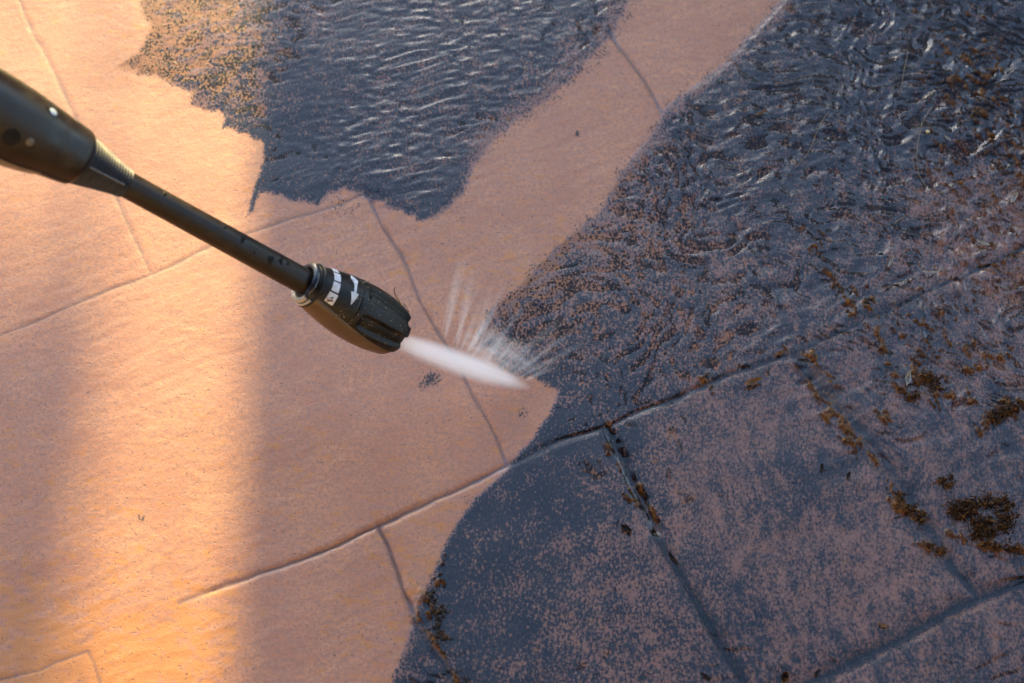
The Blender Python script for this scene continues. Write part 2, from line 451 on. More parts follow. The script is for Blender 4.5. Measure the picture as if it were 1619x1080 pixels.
hgt = N.math('ADD', N.math('MULTIPLY', n1, .7), N.math('MULTIPLY', c2, .5))
hgt = N.math('ADD', N.math('SUBTRACT', hgt, N.math('MULTIPLY', pep, .5)), N.math('MULTIPLY', dm, .25))
hgt = N.math('ADD', hgt, N.math('MULTIPLY', N.noise(geo, 1100, 2, .6), .15))
N.put(B.inputs['Normal'], N.bump(hgt, .0008, N.math('MULTIPLY_ADD', a_wet, .2, .32)))
ground = grid_obj('ground', X, Y, H, ground_m, None, {'dirt': dirt, 'stain': stain, 'silt': silt_facets, 'joint': jmask, 'wet': wet, 'soft': soft})
tag(ground, 'pink stamped paving, washed clean on one side and dark with wet grime on the other', 'ground', kind='structure')

# ---------------------------------------------------------------- the water film with its ripples
WX, WY = np.meshgrid(np.arange(-.40, .40, .0011), np.arange(-.27, .33, .0011))


def resample(A):
    ix = np.clip(np.searchsorted(GX, WX[0]) - 1, 0, len(GX) - 2)
    iy = np.clip(np.searchsorted(GY, WY[:, 0]) - 1, 0, len(GY) - 2)
    fx = ((WX[0] - GX[ix]) / (GX[ix + 1] - GX[ix]))[None, :]
    fy = ((WY[:, 0] - GY[iy]) / (GY[iy + 1] - GY[iy]))[:, None]
    a, b, c, d = A[np.ix_(iy, ix)], A[np.ix_(iy, ix + 1)], A[np.ix_(iy + 1, ix)], A[np.ix_(iy + 1, ix + 1)]
    return (a * (1 - fx) + b * fx) * (1 - fy) + (c * (1 - fx) + d * fx) * fy


Wf, Whs, Wsdf = resample(film), resample(Hs), resample(sdf)
wfl = fbm(WX * 11, WY * 11, 131, 3)
r_mid = fbm(WX * 85 + 2.2 * wfl, WY * 190 - WX * 26 + 1.5 * wfl, 141, 2, .5)
r_right = fbm(WX * 80 + 3 * wfl, WY * 150 + WX * 20 + 3 * wfl, 151, 2, .45)
r_far = fbm(WX * 66 - WY * 32 + 5 * wfl, WY * 60 + WX * 28 + 5 * wfl, 161, 2, .45)
m_mid = rbf(WX, WY, [(480, 150, .25), (500, 60, .5), (600, 120, 1), (600, 230, 1), (700, 100, 1), (700, 280, .8), (850, 100, .75), (950, 50, .6), (430, 280, .2), (1200, 100, .2), (1300, 300, 0), (1500, 500, 0), (1100, 700, 0), (1400, 950, 0), (900, 850, 0), (900, 500, .1)])
m_rt = rbf(WX, WY, [(1250, 80, .9), (1330, 180, .9), (1150, 150, .6), (1200, 280, .6), (1300, 350, .5), (1430, 150, .5), (1550, 100, .2), (1500, 500, .1), (700, 150, 0), (900, 500, .1), (1100, 480, .35), (1250, 480, .3), (1100, 700, 0), (1400, 900, 0), (900, 850, 0)])
m_far = rbf(WX, WY, [(1550, 100, 1.1), (1600, 250, 1.1), (1480, 60, .9), (1450, 250, .6), (1520, 360, .9), (1600, 420, .8), (1420, 480, .55), (1350, 520, .5), (1500, 580, .4), (1400, 640, .25), (1250, 480, .25), (1300, 350, .3), (1250, 100, .15), (700, 150, 0), (1200, 700, .05), (1500, 750, .1), (1400, 950, .03), (900, 850, 0), (1100, 950, .02), (900, 500, .1)])
rip = (.00062 * r_mid * m_mid + .00108 * r_right * m_rt + .00190 * r_far * m_far) * sstep(.002, .016, Wsdf)
WZ = Whs + Wf + rip + .00010
WZ = WZ - resample(groove) * .30 * sstep(.00030, -.00010, Wf)
keep = (WZ > resample(H - .0006)) & (Wsdf > -.008)
water_m, N, B = new_mat('clear run-off water')
N.n.remove(B)
geo = N.new('ShaderNodeTexCoord').outputs['Object']
nb = N.bump(N.noise(geo, 300, 2, .5), .0006, .15)
gi = N.new('ShaderNodeNewGeometry')
fr = N.new('ShaderNodeFresnel'); N.put(fr.inputs['IOR'], N.ramp(gi.outputs['Backfacing'], 0.0, 1.0, 1.44, 1 / 1.44)); N.put(fr.inputs['Normal'], nb)
tr = N.new('ShaderNodeBsdfTransparent'); tr.inputs['Color'].default_value = (.93, .92, .92, 1)
gl = N.new('ShaderNodeBsdfGlossy'); gl.inputs['Roughness'].default_value = .07; N.put(gl.inputs['Normal'], nb)
gl.inputs['Color'].default_value = (1, 1, 1, 1)
mx = N.new('ShaderNodeMixShader')
N.put(mx.inputs[0], fr.outputs[0]); N.put(mx.inputs[1], tr.outputs[0]); N.put(mx.inputs[2], gl.outputs[0])
N.put(N.n['Material Output'].inputs['Surface'], mx.outputs[0])
water = grid_obj('water', WX, WY, WZ, water_m, keep)
tag(water, 'thin rippled film of run-off water over the dark grimy paving', 'water', kind='structure')
del X, Y, WX, WY, WZ

# ---------------------------------------------------------------- plain materials
def plastic(name, col, rough, spec=.5, blot=None, scale=120, bump=.0002):
    m, N, B = new_mat(name)
    g = N.new('ShaderNodeTexCoord').outputs['Object']
    n = N.noise(g, scale, 5, .65)
    c2 = blot or tuple(x * 1.7 + .01 for x in col)
    N.put(B.inputs['Base Color'], N.mix(N.ramp(n, .45, .75), col, c2))
    N.put(B.inputs['Roughness'], N.ramp(n, .3, .7, rough, rough + .18))
    B.inputs['Specular IOR Level'].default_value = spec
    N.put(B.inputs['Normal'], N.bump(N.noise(g, scale * 9, 3, .6), bump, .5))
    return m


M_SHAFT = plastic('dusty dark lance tube', (.014, .008, .005), .38, .32, (.032, .020, .013), 90)
M_HANDLE = plastic('grey brown handle plastic', (.012, .007, .005), .30, .40, (.024, .015, .010), 60)
M_BLACK = plastic('black nozzle plastic', (.005, .0035, .003), .34, .33, (.022, .015, .010), 140, .00035)
M_SHELL = plastic('dark bronze underside shell', (.085, .048, .024), .30, .5, (.12, .072, .036), 80)  # black plastic underneath; the brown base colour stands for warm ground bounce
M_RING = plastic('glossy blue black ring', (.012, .015, .021), .16, .6, (.02, .024, .03), 60, .00005)
M_GROUND_GLINT = plastic('pale worn washer', (.40, .33, .25), .25, .5, (.30, .23, .16), 200)  # cream colour stands for golden ground mirrored on the collar
M_SLEEVE = plastic('ribbed blue black rubber', (.016, .018, .026), .45, .4, (.03, .032, .042), 120)
M_MARK = plastic('white printed marking', (.62, .63, .66), .5, .4, (.42, .40, .38), 400)
M_ICON = plastic('dark printed icon', (.02, .02, .022), .5)
M_RUST = plastic('brown smudge', (.20, .075, .02), .6, .3, (.09, .035, .012), 500)
M_GRIT = plastic('pale grit', (.42, .33, .22), .8, .2, (.20, .14, .09), 300)
M_SCREW = plastic('blue steel screw', (.42, .47, .55), .22, .8, (.30, .34, .40), 200)
M_HOLE = plastic('dark recess', (.006, .005, .005), .6, .2)

# ---------------------------------------------------------------- the lance
ANG, TILT, TIP_H = math.radians(29.7), math.radians(35), .073
TIP = at(628, 526, TIP_H)
SCR = RT * math.cos(ANG) - UP * math.sin(ANG)
AX = SCR * math.cos(TILT) + FWD * math.sin(TILT)
NN = SCR * math.sin(TILT) - FWD * math.cos(TILT)
BB = -RT * math.sin(ANG) - UP * math.cos(ANG)
LROOT = empty('pressure_washer_lance', TIP)
tag(LROOT, 'dark pressure washer lance with adjustable nozzle held over the paving', 'lance')


def lp(L, th, r):
    """lance-local point (relative to the nozzle tip): L metres back from the tip, angle th deg, radius r"""
    t = math.radians(th)
    L = float(np.interp(L, (-.01, .079, .14, 1), (-.0092, .0727, .14, 1)))
    return -AX * L + r * (math.cos(t) * NN + math.sin(t) * BB)


def interp(tab, x):
    xs, ys = zip(*tab)
    return float(np.interp(x, xs, ys))


def sweep(name, Ls, rfun, mat, parent, th0=0.0, th1=360.0, nth=96, caps=True):
    closed = abs(th1 - th0 - 360) < 1e-6
    ths = np.linspace(th0, th1, nth, endpoint=not closed)
    V, Fc = [], []
    for L in Ls:
        for t in ths: V.append(lp(L, t, rfun(L, t)))
    m = len(ths)
    for i in range(len(Ls) - 1):
        for j in range(m if closed else m - 1):
            j2 = (j + 1) % m
            Fc.append((i * m + j, i * m + j2, (i + 1) * m + j2, (i + 1) * m + j))
    if closed and caps:
        for i, rev in ((0, False), (len(Ls) - 1, True)):
            c = len(V); V.append(lp(Ls[i], 0, 0))
            for j in range(m): Fc.append((i * m + j, i * m + (j + 1) % m, c))
    o = mesh_obj(name, V, Fc, mat, parent)
    bm = bmesh.new(); bm.from_mesh(o.data)
    bmesh.ops.recalc_face_normals(bm, faces=bm.faces); bm.to_mesh(o.data); bm.free()
    return o


HEADR = [(-.001, 12.6), (.0, 13.6), (.003, 15.0), (.008, 16.5), (.018, 18.0), (.030, 18.7), (.042, 18.3), (.052, 17.2), (.062, 15.6), (.070, 14.0), (.075, 12.9), (.0775, 11.9), (.079, 10.4)]
HEADS = [(a, b) for a, b in HEADR]


def smooth_head(L):
    return sum(interp(HEADS, L + d) for d in (-.002, -.001, 0, .001, .002)) / 5 * .001


def lobe(th):
    c = math.cos(math.radians(6 * (th - 13)))          # 1 in the middle of a finger recess
    return max(0.0, min(1.0, (c + .35) / .75))


def head_r(L, th):
    r = smooth_head(L)
    k = lobe(th); k = k * k * (3 - 2 * k)
    start = .0425 - .004 * (1 - k)
    a = max(0.0, min(1.0, (start - L) / .005)); a = a * a * (3 - 2 * a)
    r -= .0031 * k * a * (1.0 - .25 * max(0, L - .02) / .02)
    r -= .0006 * max(0, 1 - abs(L - .0465) / .0007)        # parting groove of the turning sleeve
    return r


head = sweep('nozzle_head', list(np.linspace(0, .079, 130)), head_r, M_BLACK, LROOT, nth=216)
# front face with a sunk outlet
sweep('outlet', [-.0016, -.0008, .0005], lambda L, t: .0075 if L < 0 else .010, M_HOLE, head, nth=40)


def seam(L):
    return 15 + (47 - 15) * (.076 - L) / .076


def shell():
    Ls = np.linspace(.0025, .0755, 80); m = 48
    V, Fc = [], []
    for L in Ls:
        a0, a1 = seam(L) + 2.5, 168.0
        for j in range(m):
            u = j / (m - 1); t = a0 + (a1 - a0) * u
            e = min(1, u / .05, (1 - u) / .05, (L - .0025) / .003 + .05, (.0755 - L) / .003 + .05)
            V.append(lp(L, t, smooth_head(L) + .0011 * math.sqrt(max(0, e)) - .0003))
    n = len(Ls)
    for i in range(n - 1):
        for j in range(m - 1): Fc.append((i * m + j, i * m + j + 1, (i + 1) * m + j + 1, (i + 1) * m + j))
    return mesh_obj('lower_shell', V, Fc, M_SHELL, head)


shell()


def torus(name, L, R, r, mat, parent, a0=0, a1=360, n=72, m=14, squash=1.0):
    closed = a1 - a0 >= 360
    V, Fc = [], []
    ths = np.linspace(a0, a1, n, endpoint=not closed)
    for t in ths:
        for k in range(m):
            p = 2 * math.pi * k / m
            V.append(lp(L + squash * r * math.sin(p), t, R + r * math.cos(p)))
    for i in range(len(ths) if closed else len(ths) - 1):
        i2 = (i + 1) % len(ths)
        for k in range(m): Fc.append((i * m + k, i * m + (k + 1) % m, i2 * m + (k + 1) % m, i2 * m + k))
    if not closed:
        Fc.append(tuple(range(m))); Fc.append(tuple((len(ths) - 1) * m + k for k in reversed(range(m))))
    return mesh_obj(name, V, Fc, mat, parent)


torus('collar_ring', .0790, .0106, .0022, M_RING, head, -200, 22)
torus('washer', .0785, .0112, .0017, M_GROUND_GLINT, head, 38, 150)  # pale arcs paint the ground's reflection on the collar's lower side
torus('washer', .0762, .0132, .0009, M_GROUND_GLINT, head, 34, 140)
torus('collar_lip', .0746, .0134, .0010, M_BLACK, head)


def patch(name, outline, mat, parent, lift=.00025, res=None):
    """flat print on the head: outline in (L, theta) pairs, finely cut so it follows the curve"""
    bm = bmesh.new()
    vs = [bm.verts.new((L * 1000, t * .3, 0)) for L, t in outline]
    bm.faces.new(vs)
    bmesh.ops.triangulate(bm, faces=bm.faces)
    for _ in range(4):
        es = [e for e in bm.edges if e.calc_length() > .8]
        if es: bmesh.ops.subdivide_edges(bm, edges=es, cuts=1)
        bmesh.ops.triangulate(bm, faces=[f for f in bm.faces if len(f.verts) > 3])
    V = [lp(v.co.x / 1000, v.co.y / .3, head_r(v.co.x / 1000, v.co.y / .3) + lift) for v in bm.verts]
    bm.verts.index_update()
    Fc = [[v.index for v in f.verts] for f in bm.faces]
    bm.free()
    return mesh_obj(name, V, Fc, mat, parent)


for a0, a1, w in ((-92, -71, .0021), (-66, -42, .0023), (-38, -15, .0025), (-11, 15, .0031)):
    lc = .0660
    patch('scale_block', [(lc - w, a0), (lc - w, (a0 + a1) / 2), (lc - w, a1), (lc + w, a1), (lc + w, (a0 + a1) / 2), (lc + w, a0)], M_MARK, head)
patch('scale_icon', [(.0650, -2.5), (.0664, -1.5), (.0664, .8), (.0674, 1.5), (.0674, 3), (.0660, 2.6), (.0650, .6)], M_ICON, head, .0004)
patch('scale_icon', [(.0656, -83), (.0662, -83), (.0662, -76), (.0656, -76)], M_ICON, head, .0004)
patch('smudge', [(.0640, 5), (.0655, 9), (.0668, 12.5), (.0682, 15), (.0676, 11), (.0690, 4), (.0672, 8), (.0652, 3)], M_RUST, head, .0005)
# double-headed turning arrow
la = .0530
ARW = [(L, t + 8 - (t + 12) * .05) for L, t in [(la + .0016, -93), (la + .0030, -76), (la + .0010, -76), (la + .0007, -60), (la + .0006, -42), (la + .0026, -41), (la - .0004, -13), (la - .0032, -41), (la - .0012, -42), (la - .0013, -60), (la - .0012, -76), (la - .0028, -76)]]
patch('arrow_marking', ARW, M_MARK, head)
# fine arc line framing the arrow
V, Fc = [], []
arc_pts = [(.0478, t) for t in range(-80, -6, 4)] + [(.0482, -4), (.0490, -1), (.0502, 2), (.0516, 3), (.0530, 2)]
for i, (L, t) in enumerate(arc_pts):
    for dl in (-.00022, .00022): V.append(lp(L + dl, t, head_r(L, t) + .0003))
    if i: Fc.append((2 * i - 2, 2 * i - 1, 2 * i + 1, 2 * i))
mesh_obj('raised_line', V, Fc, plastic('worn raised edge', (.06, .055, .05), .4), head)
# grit stuck to the head
bm = bmesh.new()
for i in range(210):
    L = random.choice([random.uniform(.004, .05), random.uniform(.030, .058)]); t = random.uniform(-95, 60)
    r = random.choice([.00014, .0002, .00028, .00036]) * random.uniform(.7, 1.1)
    p = Vector(lp(L, t, head_r(L, t) + r * .4))
    bmesh.ops.create_icosphere(bm, subdivisions=1, radius=r, matrix=Matrix.Translation(p) @ Matrix.Diagonal((1, random.uniform(.5, 1.5), random.uniform(.5, 1.2), 1)))
me = bpy.data.meshes.new('grit'); bm.to_mesh(me); bm.free(); me.materials.append(M_GRIT)
go = bpy.data.objects.new('grit', me); COL.objects.link(go); go.parent = head
tag(go, 'pale specks of grit stuck to the head', kind='stuff')

# tube
SH = [(.060, 7.9), (.10, 7.8), (.15, 7.6), (.19, 7.5), (.215, 7.7), (.245, 7.7)]
shaft = sweep('shaft', list(np.linspace(.060, .245, 60)), lambda L, t: interp(SH, L) * .001, M_SHAFT, LROOT, nth=64)
bm = bmesh.new()
for L, t, a, b in [(.181, -52, .0024, .0012), (.127, -38, .0030, .0015), (.1075, -12, .0032, .0017), (.1015, -33, .0022, .0014), (.097, -40, .0016, .0010), (.139, -50, .0014, .0009), (.118, -8, .0008, .0006)]:
    V = []
    c = bm.verts.new(lp(L, t, .0085))
    ring = []
    for k in range(14):
        q = 2 * math.pi * k / 14; w = 1 + .3 * math.sin(3 * q + L * 900)
        LL, tt = L + b * w * math.sin(q), t + math.degrees(a * w * math.cos(q) / .0077)
        ring.append(bm.verts.new(lp(LL, tt, interp(SH, LL) * .001 + .00005)))
    c.co = lp(L, t, interp(SH, L) * .001 + .0005)
    for k in range(14): bm.faces.new((ring[k], ring[(k + 1) % 14], c))
me = bpy.data.meshes.new('wet_spots'); bm.to_mesh(me); bm.free(); me.materials.append(M_HOLE)
o = bpy.data.objects.new('wet_spots', me); COL.objects.link(o); o.parent = shaft
tag(o, 'dark wet blotches along the tube', kind='stuff')

# ribbed kink sleeve between tube and handle
SL = [(.202, 8.1), (.208, 9.0), (.218, 11.2), (.227, 13.4), (.236, 15.2), (.243, 15.4)]


def sleeve_r(L, t):
    return interp(SL, L) * .001 + .00042 * math.sin(2 * math.pi * (L - .202) / .0021)


sleeve = sweep('ribbed_sleeve', list(np.linspace(.2025, .242, 200)), sleeve_r, M_SLEEVE, LROOT, nth=72)
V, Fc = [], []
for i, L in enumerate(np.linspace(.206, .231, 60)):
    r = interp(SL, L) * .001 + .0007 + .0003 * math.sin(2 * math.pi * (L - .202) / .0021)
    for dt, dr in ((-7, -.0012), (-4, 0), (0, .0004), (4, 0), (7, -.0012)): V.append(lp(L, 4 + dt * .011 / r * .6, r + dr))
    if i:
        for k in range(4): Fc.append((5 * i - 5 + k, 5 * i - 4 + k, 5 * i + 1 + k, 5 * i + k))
mesh_obj('ridge', V, Fc, plastic('pale worn rubber', (.10, .10, .105), .4), sleeve)  # ridge paler than the sleeve

# handle body
HB = [(.2315, 11.5), (.2322, 14.8), (.2340, 16.2), (.2390, 17.0), (.248, 17.8), (.260, 19.4), (.272, 20.8), (.285, 21.6), (.30, 22.2), (.34, 22.0), (.38, 20.5), (.42, 18.5), (.425, 14)]


def handle_r(L, t):
    r = interp(HB, L) * .001
    c = math.cos(math.radians(t - 95))
    r += .0028 * max(0, c) ** 2 * math.exp(-((L - .272) / .020) ** 2)       # swelling on the underside
    r -= .0006 * max(0, 1 - abs(L - .2505) / .0006)                          # joint of the end cap
    a = math.radians(t)
    q = (abs(math.cos(a)) ** 2.8 + abs(math.sin(a)) ** 2.8) ** (-1 / 2.8)
    return r * (.93 + .07 * q)


handle = sweep('handle', list(np.linspace(.2315, .425, 170)), handle_r, M_HANDLE, LROOT, nth=120)


def disc(name, L, t, rad, lift, mat, parent, dome=.0004):
    V, Fc = [], []
    n = 26
    V.append(lp(L, t, handle_r(L, t) + lift + dome))
    for k in range(n):
        q = 2 * math.pi * k / n
        LL, tt = L + rad * math.sin(q), t + math.degrees(rad * math.cos(q) / .021)
        V.append(lp(LL, tt, handle_r(LL, tt) + lift))
        Fc.append((0, 1 + k, 1 + (k + 1) % n))
    return mesh_obj(name, V, Fc, mat, parent)


disc('screw_recess', .2640, -56, .0042, .0002, M_HOLE, handle)
disc('screw', .2632, -50, .0024, .0004, M_SCREW, handle, .0009)
disc('slot', .2790, 19, .0050, .0002, M_HOLE, handle)
disc('slot_tab', .2690, 12, .0024, .0003, plastic('worn tab', (.10, .085, .07), .35), handle, .0010)
# side seam of the two handle halves
V, Fc = [], []
for i, L in enumerate(np.linspace(.2345, .42, 90)):
    t = 52 + 6 * math.sin((L - .22) * 40)
    for dt, dr in ((-1.6, -.0001), (0, .0004), (1.6, -.0001)): V.append(lp(L, t + dt, handle_r(L, t + dt) + dr))
    if i:
        for k in range(2): Fc.append((3 * i - 3 + k, 3 * i - 2 + k, 3 * i + 1 + k, 3 * i + k))
mesh_obj('seam', V, Fc, M_HOLE, handle)
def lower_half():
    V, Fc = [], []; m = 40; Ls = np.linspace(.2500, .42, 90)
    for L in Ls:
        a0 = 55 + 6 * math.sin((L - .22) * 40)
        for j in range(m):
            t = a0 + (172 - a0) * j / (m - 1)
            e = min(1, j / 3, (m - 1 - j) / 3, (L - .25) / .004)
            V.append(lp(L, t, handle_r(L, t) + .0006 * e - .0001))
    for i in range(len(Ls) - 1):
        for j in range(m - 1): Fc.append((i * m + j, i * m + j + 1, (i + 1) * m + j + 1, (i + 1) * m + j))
    return mesh_obj('lower_half', V, Fc, plastic('tan grey lower half', (.20, .15, .11), .28, .5, (.14, .10, .075), 70), handle)  # tan colour paints the glossy bounce from the ground below
lower_half()

# ---------------------------------------------------------------- the jet and its splash
def spray_mat(name, dens, falloff, streak):
    """unit body: local x 0..1 along the flow, y and z -1..1 across it"""
    m = bpy.data.materials.new(name); m.use_nodes = True
    N = NT(m); N.n.remove(N.n['Principled BSDF'])
    tc = N.new('ShaderNodeTexCoord').outputs['Object']
    sep = N.new('ShaderNodeSeparateXYZ'); N.put(sep.inputs[0], tc)
    x, y, z = sep.outputs
    return m, N, tc, x, y, z


# jet: body of the flat fan
JET_L = TIP[2] / -AX[2] * 1.01
start = TIP + AX * .0
def jet_w(u):                       # half width across the screen, m
    return .0026 + .0062 * math.sin(math.pi * min(1, u * .95 + .08)) ** .9 * (1 - .25 * u)
spray = empty('water_jet', at(829, 622))
tag(spray, 'white fan of water shooting from the nozzle onto the paving', 'water jet')
m, N, tc, x, y, z = spray_mat('dense white spray', 1, 1, 1)
r2 = N.math('ADD', N.math('MULTIPLY', y, y), N.math('MULTIPLY', z, z))
core = N.math('POWER', N.math('SUBTRACT', 1.0, r2, clamp=True), 2.0)
st = N.noise(N.map(tc, 0, (1.1, 9, 9)), 1.0, 5, .65)
st = N.ramp(st, .32, .68, N.math('MULTIPLY_ADD', x, -.55, .75), N.math('MULTIPLY_ADD', x, .5, 1.2))
fade = N.math('MULTIPLY', N.ramp(x, -.01, .10, .25, 1.0), N.ramp(x, .80, 1.0, 1.0, .25))
dn = N.math('MULTIPLY', N.math('MULTIPLY', core, st), N.math('MULTIPLY', fade, 185.0))
pv = N.new('ShaderNodeVolumePrincipled')
pv.inputs['Color'].default_value = (.93, .95, 1.0, 1)
pv.inputs['Anisotropy'].default_value = .2
N.put(pv.inputs['Density'], dn)
N.put(N.n['Material Output'].inputs['Volume'], pv.outputs[0])
M_JET = m


def unit_body(name, prof, mat, M, parent, n=26, k=28):
    """closed body of revolution in unit space, placed by matrix M"""
    V, Fc = [], []
    for i in range(n):
        u = i / (n - 1)
        for j in range(k):
            q = 2 * math.pi * j / k
            V.append((u, prof(u) * math.cos(q), prof(u) * math.sin(q)))
    for i in range(n - 1):
        for j in range(k):
            Fc.append((i * k + j, i * k + (j + 1) % k, (i + 1) * k + (j + 1) % k, (i + 1) * k + j))
    Fc.append(tuple(reversed(range(k)))); Fc.append(tuple((n - 1) * k + j for j in range(k)))
    o = mesh_obj(name, V, Fc, mat, None)
    o.parent = parent
    o.matrix_parent_inverse = Matrix.Translation(-Vector(parent.location))
    o.matrix_basis = M
    bm = bmesh.new(); bm.from_mesh(o.data); bmesh.ops.recalc_face_normals(bm, faces=bm.faces); bm.to_mesh(o.data); bm.free()
    return o


def frame(p0, p1, wy_, wz_, side=None):
    p0, p1 = Vector(p0), Vector(p1)
    xx = (p1 - p0); L = xx.length; xx.normalize()
    s = Vector(side if side is not None else BB); yy = (s - xx * s.dot(xx)).normalized(); zz = xx.cross(yy)
    M = Matrix.Identity(4)
    for i in range(3):
        M[i][0], M[i][1], M[i][2], M[i][3] = xx[i] * L, yy[i] * wy_, zz[i] * wz_, p0[i]
    return M


def jp(u):
    return (.42 + .58 * math.sin(math.pi * min(1, .1 + .75 * u)) ** .8) * (1 if u < .6 else 1 - .62 * ((u - .6) / .4) ** 1.6)


# the density is normalised by the body's own width: divide y, z by the profile with a curve
# (built as node maths so that it stays real volume and not a picture)
N.l.remove(core.node.inputs[0].links[0])
fc = N.new('ShaderNodeFloatCurve')
cv = fc.mapping.curves[0]
cv.points[0].location = (0, jp(0)); cv.points[1].location = (1, jp(1))
for i in range(1, 10): cv.points.new(i / 10, jp(i / 10))
fc.mapping.update()
N.put(fc.inputs['Value'], x)
p2 = N.math('MULTIPLY', fc.outputs[0], fc.outputs[0])
core_n = N.math('SUBTRACT', 1.0, N.math('DIVIDE', r2, p2), clamp=True)
N.put(core.node.inputs[0], core_n)
p_hit = at(838, 614) + np.array([0, 0, .0004])
unit_body('jet', jp, M_JET, frame(TIP + AX * .0005 + BB * .0045, p_hit, .0098, .0090), spray)

# rebound: long thin spurts thrown up and away
m, N, tc, x, y, z = spray_mat('thin rebound spray', 1, 1, 1)
w = N.math('MULTIPLY_ADD', x, .75, .25)
r2 = N.math('DIVIDE', N.math('ADD', N.math('MULTIPLY', y, y), N.math('MULTIPLY', z, z)), N.math('MULTIPLY', w, w))
core = N.math('POWER', N.math('SUBTRACT', 1.0, r2, clamp=True), 1.3)
oi = N.new('ShaderNodeObjectInfo').outputs['Random']
cmb = N.new('ShaderNodeCombineXYZ'); N.put(cmb.inputs[0], N.math('MULTIPLY', oi, 50.0))
va = N.new('ShaderNodeVectorMath', operation='ADD'); N.put(va.inputs[0], N.map(tc, 0, (1.4, 9, 9))); N.put(va.inputs[1], cmb.outputs[0])
st = N.ramp(N.noise(va.outputs[0], 1.0, 4, .6),   .38, .72, .2, 1.5)
fade = N.math('MULTIPLY', N.math('POWER', N.math('SUBTRACT', 1.0, x, clamp=True), 1.4), N.ramp(x, 0, .08, .3, 1.0))
pv = N.new('ShaderNodeVolumePrincipled')
pv.inputs['Color'].default_value = (.95, .97, 1.0, 1)
N.put(pv.inputs['Density'], N.math('MULTIPLY', N.math('MULTIPLY', core, st), N.math('MULTIPLY', fade, 215.0)))
N.put(N.n['Material Output'].inputs['Volume'], pv.outputs[0])
M_REB = m
rs = random.Random(4)
SPURTS = [(697, 532, 722, 425, .020, .0030), (703, 536, 735, 395, .030, .0080), (727, 556, 768, 462, .020, .0050), (722, 550, 748, 420, .022, .0070), (745, 565, 800, 500, .018, .0070),
          (790, 586, 905, 500, .018, .0040), (815, 600, 945, 530, .014, .0050)]
for k in range(20):
    u = rs.random()
    x0, y0 = 712 + 120 * u + rs.uniform(-4, 4), 545 + 58 * u + rs.uniform(-3, 3)
    l = rs.uniform(55, 150)
    a = math.radians(76 - 46 * u + rs.uniform(-9, 9))
    SPURTS.append((x0, y0, x0 + l * math.cos(a), y0 - l * math.sin(a), rs.uniform(.008, .024), rs.uniform(.0022, .0062)))
for x0, y0, x1, y1, hz, wa in SPURTS:
    p0 = at(x0, y0, .002); p1 = at(x1, y1, hz)
    unit_body('spurt', lambda u: .25 + .75 * u, M_REB, frame(p0, p1, wa * .8, wa * .6, RT), spray, 14, 18)
# low mist hanging over the line of impact
m, N, tc, x, y, z = spray_mat('fine mist', 1, 1, 1)
xc = N.math('MULTIPLY_ADD', x, 2.0, -1.0)
r2 = N.math('ADD', N.math('MULTIPLY', xc, xc), N.math('ADD', N.math('MULTIPLY', y, y), N.math('MULTIPLY', z, z)))
mc = N.math('POWER', N.math('SUBTRACT', 1.0, r2, clamp=True), 1.6)
pv = N.new('ShaderNodeVolumePrincipled')
pv.inputs['Color'].default_value = (.95, .97, 1.0, 1)
N.put(pv.inputs['Density'], N.math('MULTIPLY', N.math('MULTIPLY', mc, N.ramp(N.noise(tc, 4.0, 4, .6), .35, .7, .1, 1.3)), 60.0))
N.put(N.n['Material Output'].inputs['Volume'], pv.outputs[0])
unit_body('mist', lambda u: max(.02, math.sqrt(max(0, 1 - (2 * u - 1) ** 2))), m, frame(at(712, 530, .006), at(862, 592, .006), .017, .011, UP), spray, 22, 24)

# ---------------------------------------------------------------- debris lying in the water
M_STRAW = plastic('straw', (.17, .12, .07), .5, .4, (.10, .07, .04), 300)
M_PETAL = plastic('pale petal', (.62, .60, .56), .35, .5, (.45, .42, .36), 300)
M_LEAF = plastic('tan dead leaf', (.42, .26, .12), .4, .5, (.24, .12, .04), 400)
M_HUMUS = plastic('rotting moss', (.018, .008, .003), .6, .12, (.26, .105, .022), 420)
M_DARK = plastic('black rotten flake', (.016, .010, .007), .5, .4, (.05, .022, .01), 500)


def tube(bm, P, r0, r1, k=6):
    P = [Vector(p) for p in P]
    rings = []
    for i, p in enumerate(P):
        d = (P[min(i + 1, len(P) - 1)] - P[max(i - 1, 0)]).normalized()
        a = d.cross(Vector((0, 0, 1)))
        if a.length < 1e-4: a = Vector((1, 0, 0))
        a.normalize(); b = d.cross(a)
        r = r0 + (r1 - r0) * i / max(1, len(P) - 1)
        rings.append([bm.verts.new(p + a * r * math.cos(2 * math.pi * j / k) + b * r * math.sin(2 * math.pi * j / k)) for j in range(k)])
    for q, s in zip(rings[:-1], rings[1:]):
        for j in range(k): bm.faces.new((q[j], q[(j + 1) % k], s[(j + 1) % k], s[j]))
    bm.faces.new(rings[0][::-1]); bm.faces.new(rings[-1])


def bm_obj(name, bm, mat, loc):
    me = bpy.data.meshes.new(name)
    bmesh.ops.translate(bm, verts=bm.verts, vec=-Vector(loc))
    bmesh.ops.recalc_face_normals(bm, faces=bm.faces)
    bm.to_mesh(me); bm.free(); me.materials.append(mat)
    me.polygons.foreach_set('use_smooth', np.ones(len(me.polygons), bool))
    o = bpy.data.objects.new(name, me); o.location = loc; COL.objects.link(o)
    return o


def gz(x, y):
    ix = int(np.clip(np.searchsorted(GX, x), 1, len(GX) - 1)); iy = int(np.clip(np.searchsorted(GY, y), 1, len(GY) - 1))
    return float(max(Hs[iy, ix] + max(film[iy, ix], 0), H[iy, ix]))


